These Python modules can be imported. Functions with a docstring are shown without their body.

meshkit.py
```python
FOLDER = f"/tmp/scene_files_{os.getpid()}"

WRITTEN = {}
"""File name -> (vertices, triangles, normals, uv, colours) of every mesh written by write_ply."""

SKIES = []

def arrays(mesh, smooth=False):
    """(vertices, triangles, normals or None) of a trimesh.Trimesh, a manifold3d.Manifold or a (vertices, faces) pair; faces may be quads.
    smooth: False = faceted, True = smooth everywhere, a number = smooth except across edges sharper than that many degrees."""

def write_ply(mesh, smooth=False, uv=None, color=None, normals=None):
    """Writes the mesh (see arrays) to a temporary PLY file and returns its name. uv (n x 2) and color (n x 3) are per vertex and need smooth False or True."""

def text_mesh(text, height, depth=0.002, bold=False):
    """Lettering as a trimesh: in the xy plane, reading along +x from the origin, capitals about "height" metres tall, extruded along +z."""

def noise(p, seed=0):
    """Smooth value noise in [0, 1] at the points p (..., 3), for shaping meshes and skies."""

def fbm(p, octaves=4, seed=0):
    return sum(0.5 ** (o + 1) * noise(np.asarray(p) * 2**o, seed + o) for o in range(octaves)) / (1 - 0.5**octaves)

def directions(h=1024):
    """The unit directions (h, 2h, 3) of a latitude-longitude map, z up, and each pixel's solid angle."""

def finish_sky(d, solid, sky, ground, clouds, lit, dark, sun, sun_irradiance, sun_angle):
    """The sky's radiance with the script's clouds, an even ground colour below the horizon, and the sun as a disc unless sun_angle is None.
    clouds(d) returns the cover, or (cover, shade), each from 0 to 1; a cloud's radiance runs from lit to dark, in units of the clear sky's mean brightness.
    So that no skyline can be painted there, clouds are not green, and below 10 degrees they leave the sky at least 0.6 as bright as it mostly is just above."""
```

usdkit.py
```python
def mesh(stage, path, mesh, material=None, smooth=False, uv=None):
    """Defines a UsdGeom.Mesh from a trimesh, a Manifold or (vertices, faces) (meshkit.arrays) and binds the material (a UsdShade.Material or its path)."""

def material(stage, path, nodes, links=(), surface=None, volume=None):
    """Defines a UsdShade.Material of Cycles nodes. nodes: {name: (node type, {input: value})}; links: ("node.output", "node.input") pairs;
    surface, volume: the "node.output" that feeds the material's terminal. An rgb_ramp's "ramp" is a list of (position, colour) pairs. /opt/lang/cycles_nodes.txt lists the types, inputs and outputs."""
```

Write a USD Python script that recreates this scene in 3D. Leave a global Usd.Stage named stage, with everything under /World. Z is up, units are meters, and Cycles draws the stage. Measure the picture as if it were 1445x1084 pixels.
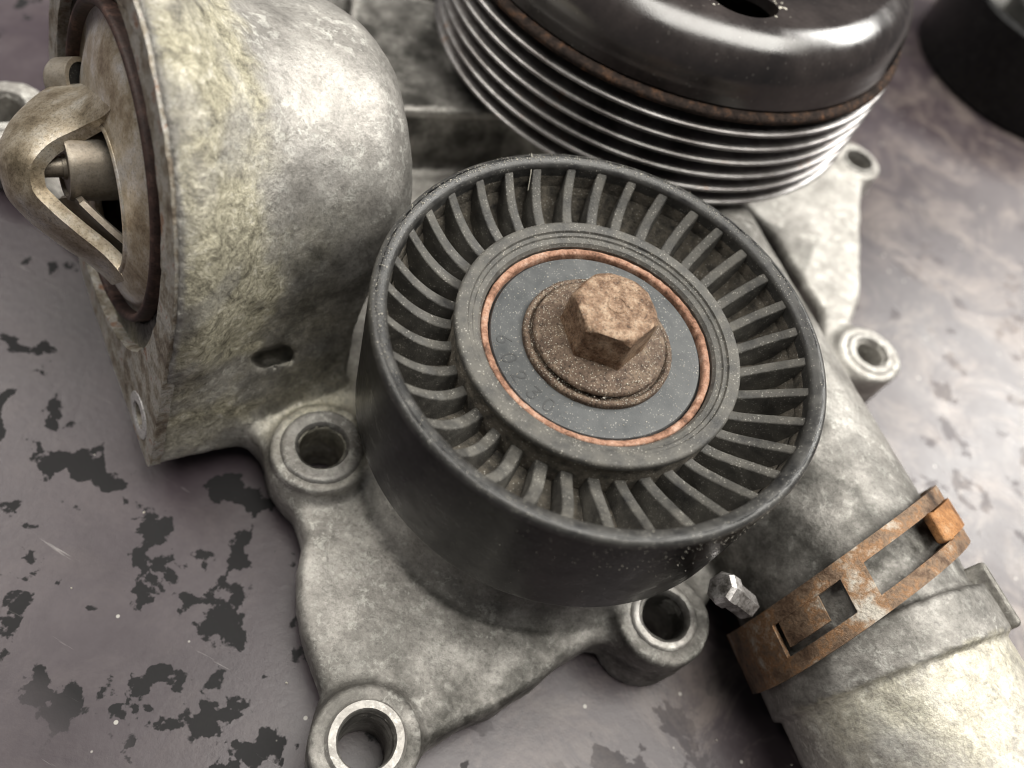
import math, random
import numpy as np, trimesh, usdkit, meshkit
from pxr import Usd, UsdGeom, UsdLux, UsdShade, Gf, Sdf, Vt

stage = Usd.Stage.CreateInMemory()
UsdGeom.SetStageUpAxis(stage, UsdGeom.Tokens.z)
UsdGeom.SetStageMetersPerUnit(stage, 1.0)
UsdGeom.Xform.Define(stage, '/World')
UsdGeom.Scope.Define(stage, '/World/Looks')
MM = 0.001                                   # everything below is modelled in millimetres

# ------------------------------------------------------------------ camera
F_PX, W_PX, H_PX = 1180.5, 1445.0, 1084.0
CAM = np.array([0.0, -90.4358, 100.1662])
RIGHT = np.array([0.87580135, 0.42504244, 0.22871581])
UP = np.array([-0.47822413, 0.69994819, 0.53044718])
FWD = np.array([-0.06537335, 0.57394378, -0.81628112])
cam = UsdGeom.Camera.Define(stage, '/World/camera')
m = Gf.Matrix4d(*RIGHT, 0, *UP, 0, *(-FWD), 0, *(CAM * MM), 1)
cam.AddTransformOp().Set(m)
FOCAL = 5.7
cam.CreateFocalLengthAttr(FOCAL)
cam.CreateHorizontalApertureAttr(FOCAL * W_PX / F_PX)
cam.CreateVerticalApertureAttr(FOCAL * H_PX / F_PX)
cam.CreateFStopAttr(2.3)
cam.CreateFocusDistanceAttr(0.140)
cam.CreateClippingRangeAttr(Gf.Vec2f(0.01, 50))
cam.CreateExposureAttr(0.22)

# ------------------------------------------------------------------ light: a workshop with ceiling troffers
amb = UsdLux.DomeLight.Define(stage, '/World/room_ambience')
bg = usdkit.material(stage, '/World/Looks/room_ambience', {
    'b': ('background_shader', {'color': (0.93, 0.95, 1.0), 'strength': 0.075})}, [], surface='b.background')
UsdShade.MaterialBindingAPI.Apply(amb.GetPrim()).Bind(bg)


def rect_light(name, pos, aim, w, h, inten, color, spin=0.0):
    l = UsdLux.RectLight.Define(stage, '/World/' + name)
    pos, aim = np.array(pos, float), np.array(aim, float)
    z = pos - aim; z /= np.linalg.norm(z)
    x = np.cross([0, 1, 0] if abs(z[1]) < .9 else [1, 0, 0], z); x /= np.linalg.norm(x)
    y = np.cross(z, x)
    a = math.radians(spin)
    x, y = x * math.cos(a) + y * math.sin(a), -x * math.sin(a) + y * math.cos(a)
    l.AddTransformOp().Set(Gf.Matrix4d(*x, 0, *y, 0, *z, 0, *pos, 1))
    l.CreateWidthAttr(w); l.CreateHeightAttr(h); l.CreateIntensityAttr(inten); l.CreateColorAttr(Gf.Vec3f(*color))
    return l


rect_light('ceiling_lamp', (0.50, 0.25, 1.7), (0.50, 0.25, 0), 1.5, 1.1, 8.6, (1.0, 0.97, 0.90), 25)
rect_light('ceiling_lamp_001', (1.35, 1.95, 1.7), (1.35, 1.95, 0), 1.2, 0.8, 32.0, (1.0, 0.98, 0.93), 0)
rect_light('ceiling_lamp_002', (-1.3, 0.1, 1.7), (-1.3, 0.1, 0), 1.2, 0.5, 13.0, (1.0, 0.96, 0.89), 90)

# ------------------------------------------------------------------ helpers
used = {}


def numbered(name, parent):
    k = (parent, name)
    n = used.get(k, 0); used[k] = n + 1
    return name if n == 0 else f'{name}_{n:03d}'


def tag(p, label=None, cat=None, group=None, kind=None):
    p = p.GetPrim() if hasattr(p, 'GetPrim') else p
    for k, v in (('label', label), ('category', cat), ('group', group), ('kind', kind)):
        if v: p.SetCustomDataByKey(k, v)
    return p


def thing(name, label, cat, group=None):
    x = UsdGeom.Xform.Define(stage, '/World/' + numbered(name, '/World'))
    tag(x, label, cat, group)
    return x.GetPrim()


def obj(name, mesh, mat, parent=None, smooth=35, label=None, kind=None, normals=None, prim=None):
    pp = str(parent.GetPath()) if parent is not None else '/World'
    path = pp + '/' + numbered(name, pp)
    if isinstance(mesh, (list,)):
        mesh = trimesh.util.concatenate(mesh)
    if hasattr(mesh, 'to_mesh'):
        a = mesh.to_mesh(); mesh = trimesh.Trimesh(a.vert_properties[:, :3], a.tri_verts, process=False)
    elif isinstance(mesh, tuple):
        mesh = trimesh.Trimesh(mesh[0], mesh[1], process=False)
    mesh = mesh.copy(); mesh.vertices = np.asarray(mesh.vertices) * MM
    g = usdkit.mesh(stage, path, mesh, MAT[mat], smooth=False if normals is not None else smooth)
    if normals is not None:
        g.CreateNormalsAttr(Vt.Vec3fArray.FromNumpy(np.asarray(normals, np.float32))); g.SetNormalsInterpolation('vertex')
    if prim is not None:
        UsdGeom.PrimvarsAPI(g).CreatePrimvar('wear_shade', Sdf.ValueTypeNames.Color3fArray, 'vertex').Set(
            Vt.Vec3fArray.FromNumpy(np.asarray(prim, np.float32)))
    tag(g, label=label, kind=kind)
    return g.GetPrim()


def lathe(profile, n=160, closed=True, M=None, arc=None):
    """profile: (r, z) points listed so that the outside lies on the right hand side going up; revolved about z."""
    p = np.array(profile, float)
    k = len(p)
    th = np.linspace(0, 2 * np.pi, n, endpoint=False)
    v = np.stack([np.outer(np.cos(th), p[:, 0]), np.outer(np.sin(th), p[:, 0]), np.tile(p[:, 1], (n, 1))], -1).reshape(-1, 3)
    f = []
    i = np.arange(n); j = (i + 1) % n
    for a in range(k if closed else k - 1):
        b = (a + 1) % k
        q0, q1, q2, q3 = i * k + a, j * k + a, j * k + b, i * k + b
        if p[a, 0] > 1e-9: f.append(np.stack([q0, q1, q2], 1))
        if p[b, 0] > 1e-9: f.append(np.stack([q0, q2, q3], 1))
    t = trimesh.Trimesh(v, np.vstack(f), process=False)
    t.merge_vertices()
    if t.volume < 0 and closed: t.invert()
    if M is not None: t.apply_transform(M)
    return t


def arc(cx, cz, r, a0, a1, n=6):
    t = np.radians(np.linspace(a0, a1, n))
    return [(cx + r * math.cos(x), cz + r * math.sin(x)) for x in t]


def frame(o, x, y, z):
    m = np.eye(4); m[:3, 0], m[:3, 1], m[:3, 2], m[:3, 3] = x, y, z, o
    return m


def tube(path, r, n=10):
    path = np.asarray(path, float); k = len(path)
    tg = np.gradient(path, axis=0); tg /= np.linalg.norm(tg, axis=1, keepdims=True)
    ref = np.array([0, 0, 1.]) if abs(tg[0, 2]) < .9 else np.array([1., 0, 0])
    V_ = []; x = np.cross(ref, tg[0])
    for q, t_ in zip(path, tg):
        x = x - t_ * (x @ t_); x /= np.linalg.norm(x); y = np.cross(t_, x)
        for a in np.linspace(0, 2 * np.pi, n, endpoint=False): V_.append(q + r * (math.cos(a) * x + math.sin(a) * y))
    V_ += [path[0], path[-1]]
    F_ = []
    for i_ in range(k - 1):
        for a in range(n):
            b = (a + 1) % n
            F_ += [(i_ * n + a, i_ * n + b, (i_ + 1) * n + b), (i_ * n + a, (i_ + 1) * n + b, (i_ + 1) * n + a)]
    for a in range(n):
        b = (a + 1) % n
        F_ += [(k * n, b, a), (k * n + 1, (k - 1) * n + a, (k - 1) * n + b)]
    return trimesh.Trimesh(np.array(V_), np.array(F_), process=False)


def jitter(t, amp, freq, seed=0):
    v = np.asarray(t.vertices)
    d = meshkit.fbm(v * freq + 50, 3, seed) - 0.5
    n = np.asarray(t.vertex_normals)
    t.vertices = v + n * (2 * amp * d)[:, None]
    return t


# ------------------------------------------------------------------ materials (procedural; all noises work in millimetres)
MAT = {}


def P(nodes, links, name, bump=None):
    nodes = {'geo': ('geometry', {}), 'mm': ('vector_math', {'math_type': 'scale', 'scale': 1000.0}), **nodes}
    links = [('geo.position', 'mm.vector1')] + list(links)
    MAT[name] = usdkit.material(stage, '/World/Looks/' + name, nodes, links, surface='p.BSDF')


def noise(s, det=4, rough=.55, dist=0):
    return ('noise_texture', {'scale': s, 'detail': det, 'roughness': rough, 'distortion': dist})


def ramp(*st):
    return ('rgb_ramp', {'ramp': list(st)})


def g3(a): return (a, a, a)


def cast(name, c_dark, c_mid, c_light, rough=.55, metal=.35, bump=.35):
    """weathered cast aluminium; primvar wear = (yellow oxide, dark dirt and painted shade, raw grainy roughness)"""
    P({'n1': noise(.09, 8, .7), 'r1': ramp((.30, c_dark), (.49, c_mid), (.68, c_light)),
       'n2': noise(.5, 8, .78, .5), 'r2': ramp((.0, g3(0)), (.52, g3(0)), (.58, g3(1)), (1, g3(1))),
       'n3': noise(.10, 4, .6), 'r3': ramp((.0, g3(0)), (.40, g3(.12)), (.58, g3(1)), (1, g3(1))),
       'msk': ('math', {'math_type': 'multiply'}), 'mska': ('math', {'math_type': 'multiply', 'value2': .7}),
       'm1': ('mix', {'mix_type': 'mix', 'color2': (.72, .71, .66)}),
       'att': ('attribute', {'attribute': 'wear_shade'}), 'sep': ('separate_color', {}),
       'n4': noise(.34, 9, .85, .6), 'r4': ramp((.36, (.10, .09, .06)), (.45, (.35, .325, .245)), (.53, (.57, .53, .39)), (.62, (.83, .79, .68))),
       'm2': ('mix', {'mix_type': 'mix'}),
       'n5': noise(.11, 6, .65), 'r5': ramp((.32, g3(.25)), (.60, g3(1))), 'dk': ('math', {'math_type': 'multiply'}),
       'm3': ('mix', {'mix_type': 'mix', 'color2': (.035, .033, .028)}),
       'n6': noise(1.3, 6, .8), 'r6': ramp((.30, g3(.42)), (.48, g3(.95)), (.7, g3(1.25))),
       'm4': ('mix', {'mix_type': 'multiply', 'fac': .8}),
       'n7': noise(.9, 6, .75), 'bs': ('math', {'math_type': 'multiply_add', 'value2': .55, 'value3': bump}),
       'rr': ('map_range', {'from_min': .3, 'from_max': .7, 'to_min': rough - .13, 'to_max': rough + .15}),
       'bp': ('bump', {'distance': .0006}),
       'p': ('principled_bsdf', {'metallic': metal, 'specular_ior_level': .4})},
      [('mm.vector', f'n{i}.vector') for i in range(1, 8)] +
      [('n1.fac', 'r1.fac'), ('n2.fac', 'r2.fac'), ('n3.fac', 'r3.fac'), ('r2.color', 'msk.value1'), ('r3.color', 'msk.value2'),
       ('msk.value', 'mska.value1'), ('mska.value', 'm1.fac'), ('r1.color', 'm1.color1'),
       ('att.color', 'sep.color'), ('n4.fac', 'r4.fac'), ('sep.r', 'm2.fac'), ('m1.color', 'm2.color1'), ('r4.color', 'm2.color2'),
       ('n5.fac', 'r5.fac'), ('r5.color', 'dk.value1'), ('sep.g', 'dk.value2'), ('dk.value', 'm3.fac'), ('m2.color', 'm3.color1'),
       ('n6.fac', 'r6.fac'), ('m3.color', 'm4.color1'), ('r6.color', 'm4.color2'), ('m4.color', 'p.base_color'),
       ('sep.b', 'bs.value1'), ('bs.value', 'bp.strength'), ('n7.fac', 'bp.height'), ('bp.normal', 'p.normal'),
       ('n3.fac', 'rr.value'), ('rr.result', 'p.roughness')], name)


cast('cast_aluminium', (.23, .218, .202), (.385, .366, .34), (.56, .54, .505), rough=.50, metal=.5, bump=.25)
cast('machined_aluminium', (.18, .165, .15), (.34, .325, .305), (.50, .48, .455), rough=.45, metal=.4, bump=.2)


def dusty(name, base, dust, amount=.5, rough=.5, speck=(.55, .53, .48), speck_amt=.6, spec=.5, bump=.25, metal=0.0, n_scale=.25, speck_scale=2.2):
    P({'n1': noise(n_scale, 6, .65), 'r1': ramp((.3, g3(0)), (.7, g3(amount))),
       'm1': ('mix', {'color1': base, 'color2': dust}),
       'v': ('voronoi_texture', {'scale': speck_scale, 'randomness': 1.0}), 'vr': ramp((.0, g3(1)), (.13, g3(1)), (.22, g3(0)), (1, g3(0))),
       'n2': noise(.5, 4, .6), 'r2': ramp((.42, g3(0)), (.62, g3(speck_amt))),
       'mk': ('math', {'math_type': 'multiply'}),
       'm2': ('mix', {'color2': speck}),
       'n3': noise(2.4, 5, .7), 'bp': ('bump', {'strength': bump, 'distance': .0003}),
       'rr': ('map_range', {'from_min': .3, 'from_max': .7, 'to_min': rough - .08, 'to_max': rough + .15}),
       'p': ('principled_bsdf', {'metallic': metal, 'specular_ior_level': spec})},
      [('mm.vector', 'n1.vector'), ('mm.vector', 'n2.vector'), ('mm.vector', 'n3.vector'), ('mm.vector', 'v.vector'),
       ('n1.fac', 'r1.fac'), ('r1.color', 'm1.fac'), ('v.distance', 'vr.fac'), ('n2.fac', 'r2.fac'),
       ('vr.color', 'mk.value1'), ('r2.color', 'mk.value2'), ('mk.value', 'm2.fac'), ('m1.color', 'm2.color1'), ('m2.color', 'p.base_color'),
       ('n3.fac', 'bp.height'), ('bp.normal', 'p.normal'), ('n1.fac', 'rr.value'), ('rr.result', 'p.roughness')], name)


dusty('black_plastic', (.003, .003, .0033), (.008, .008, .0085), .3, .27, speck_amt=.3, bump=.05, spec=.32)
dusty('worn_plastic', (.013, .013, .014), (.09, .087, .08), .7, .34, speck_amt=.6, bump=.25)
dusty('dusty_plastic', (.026, .0255, .025), (.145, .137, .12), .9, .52, speck_amt=1.0, bump=.6)
dusty('gritty_plastic', (.020, .019, .017), (.20, .175, .14), 1.0, .75, speck_amt=.9, bump=1.0, n_scale=.5, speck_scale=1.6)
dusty('grey_shield', (.042, .046, .049), (.105, .108, .108), .8, .5, speck_amt=.7, bump=.15, spec=.45)
dusty('stamped_grey', (.031, .034, .036), (.08, .08, .08), .6, .5, speck_amt=.2, bump=.1)
dusty('black_paint', (.014, .012, .012), (.075, .058, .053), .5, .17, speck=(.35, .33, .3), speck_amt=.12, bump=.08, spec=1.0, n_scale=.06, speck_scale=.6)
dusty('black_gap', (.004, .004, .004), (.012, .011, .010), .5, .7, speck_amt=.3, bump=.3)


def rusty(name, stops, rough=.68, metal=.25, s=.45, bump=.7, dirt=.35, speck=0.0, spec=.35):
    P({'n1': noise(s, 7, .7), 'r1': ramp(*stops), 'n2': noise(2.2, 5, .75), 'r2': ramp((.36, g3(dirt)), (.5, g3(1)), (1, g3(1.1))),
       'm': ('mix', {'mix_type': 'multiply', 'fac': .85}),
       'v': ('voronoi_texture', {'scale': 2.4}), 'vr': ramp((.0, g3(speck)), (.16, g3(speck)), (.26, g3(0)), (1, g3(0))), 'm2': ('mix', {'color2': (.52, .48, .40)}),
       'bp': ('bump', {'strength': bump, 'distance': .0004}), 'n3': noise(1.5, 6, .72),
       'p': ('principled_bsdf', {'metallic': metal, 'roughness': rough, 'specular_ior_level': spec})},
      [('mm.vector', f'n{i}.vector') for i in (1, 2, 3)] + [('mm.vector', 'v.vector'), ('v.distance', 'vr.fac'), ('vr.color', 'm2.fac'), ('m.color', 'm2.color1')] +
      [('n1.fac', 'r1.fac'), ('n2.fac', 'r2.fac'), ('r1.color', 'm.color1'), ('r2.color', 'm.color2'), ('m2.color', 'p.base_color'),
       ('n3.fac', 'bp.height'), ('bp.normal', 'p.normal')], name)


rusty('rust_bolt', ((.30, (.07, .038, .022)), (.44, (.19, .115, .072)), (.55, (.33, .225, .15)), (.70, (.48, .37, .27))), .5, .3, speck=.3, dirt=.25)
rusty('rust_washer', ((.28, (.05, .032, .024)), (.48, (.13, .09, .065)), (.65, (.22, .165, .12)), (.8, (.32, .26, .2))), .6, .3, dirt=.15, speck=.85)
rusty('rust_ring', ((.30, (.08, .045, .03)), (.44, (.27, .14, .09)), (.54, (.42, .24, .165)), (.68, (.52, .37, .29))), .75, .05, dirt=.5)
rusty('rust_clip', ((.34, (.05, .033, .023)), (.43, (.13, .08, .05)), (.49, (.22, .15, .10)), (.53, (.27, .145, .07)), (.57, (.34, .245, .17)), (.64, (.50, .46, .40))), .5, .35, s=.11, dirt=.55)
rusty('rust_lip', ((.3, (.016, .013, .012)), (.52, (.045, .033, .028)), (.62, (.10, .058, .038)), (.74, (.21, .11, .065))), .85, .0, s=.5, spec=.08)
rusty('brass_steel', ((.28, (.13, .10, .065)), (.40, (.33, .27, .19)), (.50, (.50, .43, .33)), (.60, (.64, .59, .51)), (.72, (.72, .69, .66))), .36, .6, s=.13, bump=.15, dirt=.45)
rusty('dark_steel', ((.25, (.16, .13, .10)), (.5, (.30, .26, .21)), (.75, (.48, .44, .39))), .42, .5, s=.12, bump=.15, dirt=.7)
rusty('bright_steel', ((.25, (.38, .37, .36)), (.5, (.55, .54, .53)), (.75, (.68, .67, .66))), .3, .9, s=.2, bump=.05, dirt=.8)
rusty('groove_steel', ((.25, (.12, .105, .10)), (.45, (.26, .245, .24)), (.6, (.40, .385, .38)), (.70, (.33, .21, .15))), .36, .85, s=.10, bump=.05, dirt=.8)
rusty('red_gasket', ((.3, (.025, .016, .014)), (.52, (.06, .035, .03)), (.7, (.16, .09, .07))), .55, .0, s=.3, bump=.3)
rusty('stud_metal', ((.36, (.12, .11, .10)), (.46, (.34, .32, .31)), (.56, (.55, .53, .52)), (.7, (.66, .64, .63))), .35, .6, s=.25, bump=.2)

rusty('stud_metal_face', ((.3, (.4, .38, .37)), (.5, (.66, .64, .63)), (.75, (.8, .78, .77))), .3, .6, s=.25, bump=.1)
rusty('rust_orange', ((.32, (.10, .05, .025)), (.44, (.28, .13, .05)), (.54, (.42, .20, .075)), (.66, (.46, .28, .15))), .6, .2, s=.2, dirt=.5)
# workbench: dark painted sheet with worn, stained, scratched finish
P({'n1': noise(.012, 8, .68), 'r1': ramp((.3, (.028, .020, .025)), (.5, (.050, .038, .045)), (.7, (.088, .073, .079))),
   'n2': noise(.10, 5, .56, .15), 'bi': ('map_range', {'from_min': -12.0, 'from_max': -50.0, 'to_min': -.040, 'to_max': .012, 'clamp': True}), 'n2a': ('math', {'math_type': 'add'}), 'r2': ramp((0, g3(0)), (.556, g3(0)), (.572, g3(1)), (1, g3(1))),
   'n2b': noise(.016, 2, .5), 'r2b': ramp((.30, g3(0)), (.42, g3(1))), 'k2': ('math', {'math_type': 'multiply'}),
   'lx': ('map_range', {'from_min': 0.0, 'from_max': 70.0, 'to_min': 1.0, 'to_max': .05, 'clamp': True}), 'k2l': ('math', {'math_type': 'multiply'}),
   'k2m': ('math', {'math_type': 'multiply', 'value2': .92}),
   'm2': ('mix', {'color2': (.017, .0175, .018)}),
   'sx': ('mapping', {'scale': (.05, .9, 1.0), 'rotation': (0, 0, .9)}), 'n3': noise(.5, 5, .7, .3), 'r3': ramp((0, g3(0)), (.66, g3(0)), (.74, g3(1))),
   'k3': ('math', {'math_type': 'multiply', 'value2': .6}), 'm3': ('mix', {'color2': (.36, .34, .33)}),
   'n4': noise(.05, 9, .78, .8), 'r4': ramp((0, g3(0)), (.47, g3(0.05)), (.62, g3(.6)), (1, g3(.9))),
   'sep': ('separate_xyz', {}), 'rx': ('map_range', {'from_min': -20.0, 'from_max': 110.0, 'to_min': .08, 'to_max': 1.0, 'clamp': True}),
   'k4': ('math', {'math_type': 'multiply'}), 'm4': ('mix', {'color2': (.30, .25, .22)}),
   'v': ('voronoi_texture', {'scale': .14}), 'vr': ramp((0, g3(1)), (.045, g3(1)), (.06, g3(0)), (1, g3(0))), 'kv': ('math', {'math_type': 'multiply', 'value2': .7}),
   'm5': ('mix', {'color2': (.5, .48, .44)}),
   'rr': ('map_range', {'from_min': .3, 'from_max': .7, 'to_min': .26, 'to_max': .44}),
   'rk': ('math', {'math_type': 'multiply_add', 'value2': .12}),
   'sp': ('map_range', {'from_min': 0.0, 'from_max': 1.0, 'to_min': .42, 'to_max': .08, 'clamp': True}),
   'nb': noise(.6, 6, .7), 'bp': ('bump', {'strength': .12, 'distance': .0005}),
   'p': ('principled_bsdf', {'specular_ior_level': .34, 'metallic': 0.0})},
  [('mm.vector', 'n1.vector'), ('mm.vector', 'n2.vector'), ('mm.vector', 'n2b.vector'), ('mm.vector', 'sx.vector'), ('sx.vector', 'n3.vector'),
   ('mm.vector', 'n4.vector'), ('mm.vector', 'v.vector'), ('mm.vector', 'nb.vector'), ('mm.vector', 'sep.vector'),
   ('n1.fac', 'r1.fac'), ('n2.fac', 'n2a.value1'), ('sep.y', 'bi.value'), ('bi.result', 'n2a.value2'), ('n2a.value', 'r2.fac'), ('n2b.fac', 'r2b.fac'), ('r2.color', 'k2.value1'), ('r2b.color', 'k2.value2'), ('k2.value', 'k2l.value1'), ('sep.x', 'lx.value'), ('lx.result', 'k2l.value2'), ('k2l.value', 'k2m.value1'),
   ('r1.color', 'm4.color1'), ('n4.fac', 'r4.fac'), ('sep.x', 'rx.value'), ('r4.color', 'k4.value1'), ('rx.result', 'k4.value2'), ('k4.value', 'm4.fac'),
   ('m4.color', 'm2.color1'), ('k2m.value', 'm2.fac'),
   ('n3.fac', 'r3.fac'), ('r3.color', 'k3.value1'), ('k3.value', 'm3.fac'), ('m2.color', 'm3.color1'),
   ('v.distance', 'vr.fac'), ('vr.color', 'kv.value1'), ('kv.value', 'm5.fac'), ('m3.color', 'm5.color1'), ('m5.color', 'p.base_color'),
   ('n1.fac', 'rr.value'), ('k2.value', 'rk.value1'), ('rr.result', 'rk.value3'), ('rk.value', 'p.roughness'), ('k2l.value', 'sp.value'), ('sp.result', 'p.specular_ior_level'),
   ('nb.fac', 'bp.height'), ('bp.normal', 'p.normal')], 'bench_sheet')

# ------------------------------------------------------------------ the setting: a sheet metal work top
BENCH = -63.0
bt = trimesh.creation.box((1100, 1100, 30)); bt.apply_translation((0, 150, BENCH - 15))
tag(obj('workbench', bt, 'bench_sheet', smooth=False), kind='structure')

# ------------------------------------------------------------------ pump housing: one casting, meshed from a distance field, split into its parts
FN = np.array([-0.57536184, -0.79246797, 0.20236915])       # outward normal of the thermostat face
FU = np.array([0.80921111, -0.58751799, 0.0]); FW = np.array([0.11889552, 0.16375937, 0.97930931])
FT = (FW - FU) / math.sqrt(2); FR = (FU + FW) / math.sqrt(2)
FC = np.array([-89.7, -10.06, -15.0])
FACE = frame(FC, FR, FT, FN)
TD = np.array([math.sqrt(.5), -math.sqrt(.5), 0]); TN = np.array([math.sqrt(.5), math.sqrt(.5), 0]); TA = np.array([35.9, 35.9, -43.0])

PLATE = [(-60, -18), (-53, -24), (-46.2, -26.8), (-41.6, -31.1), (-35, -33.9), (-30.4, -37.7), (-28.3, -42.8), (-24.8, -48.4), (-21.3, -52.2),
         (-17, -55.4), (-12.6, -59), (-10.9, -62.7), (-8, -66), (4, -66), (7.3, -58.6), (11, -52.7), (15.5, -47.6), (20.2, -39.5), (23.1, -32.8), (26.8, -27.3),
         (30.4, -25), (44, -10), (52, 20), (58, 50), (40, 56), (8, 50), (-20, 62), (-40, 150), (-100, 150), (-112, 70), (-96, 30), (-80, 5)]
BACK = [(22, 103), (28, 100.5), (47, 82), (52, 60), (66, 70), (55.5, 84), (56.1, 94), (49.5, 127), (47, 143), (42, 158), (0, 160), (-20, 130)]
BOSS = [(-36.9, -21.7, -46, 9.6, 8.0, 4.3), (-1.9, -63.2, -46, 9.0, 6.7, 4.4), (36, -17.7, -46, 9.2, 6.8, 4.3), (61.4, 73.7, -46, 8.0, 6.5, 3.6),
        (43.2, 147.9, -47, 7.2, 5.6, 4.4), (-142.4, 11.9, -46, 9.6, 7.4, 4.5)]


def seg_poly(px, py, poly):
    p = np.array(poly, float); q = np.roll(p, -1, 0)
    d = np.full(px.shape, 1e9); s = np.zeros(px.shape, bool)
    for a, b in zip(p, q):
        ex, ey = b - a; wx, wy = px - a[0], py - a[1]
        t = np.clip((wx * ex + wy * ey) / (ex * ex + ey * ey), 0, 1)
        d = np.minimum(d, (wx - ex * t) ** 2 + (wy - ey * t) ** 2)
        c = (a[1] <= py) != (b[1] <= py)
        with np.errstate(all='ignore'):
            s ^= c & (px < a[0] + (py - a[1]) * ex / (ey if ey else 1e-9))
    return np.where(s, -1, 1) * np.sqrt(d)


def ext(d2, zc, hh, r=0.0):
    qx, qz = d2 + r, np.abs(zc) - hh + r
    return np.minimum(np.maximum(qx, qz), 0) + np.sqrt(np.maximum(qx, 0) ** 2 + np.maximum(qz, 0) ** 2) - r


def smin(a, b, k):
    h = np.maximum(k - np.abs(a - b), 0) / k
    return np.minimum(a, b) - h * h * k * .25


def smax(a, b, k): return -smin(-a, -b, k)


def cyl(p, a, d, r, s0, s1, rd=0.0):
    w = p - a; s = w @ d
    rad = np.sqrt(np.maximum((w * w).sum(-1) - s * s, 0))
    return ext(rad - r, s - (s0 + s1) / 2, (s1 - s0) / 2, rd), s, rad


def capsule(p, a, b, r):
    a, b = np.array(a, float), np.array(b, float); ab = b - a
    t = np.clip(((p - a) @ ab) / (ab @ ab), 0, 1)
    return np.linalg.norm(p - a - t[..., None] * ab, axis=-1) - r


WALL = [(-80, 46), (-71, 52), (-57, 63), (-36, 80), (-40, 112), (-100, 92)]


def teardrop(x, y, R, L=53.2, r=1.5):
    """distance to the hull of a circle R (which may vary) and a small circle r, L below it"""
    x, y = np.abs(x), -y
    b = (R - r) / L; a = np.sqrt(1 - b * b)
    k = -b * x + a * y
    return np.where(k < 0, np.sqrt(x * x + y * y) - R, np.where(k > a * L, np.sqrt(x * x + (y - L) ** 2) - r, x * a + y * b - R))


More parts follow.
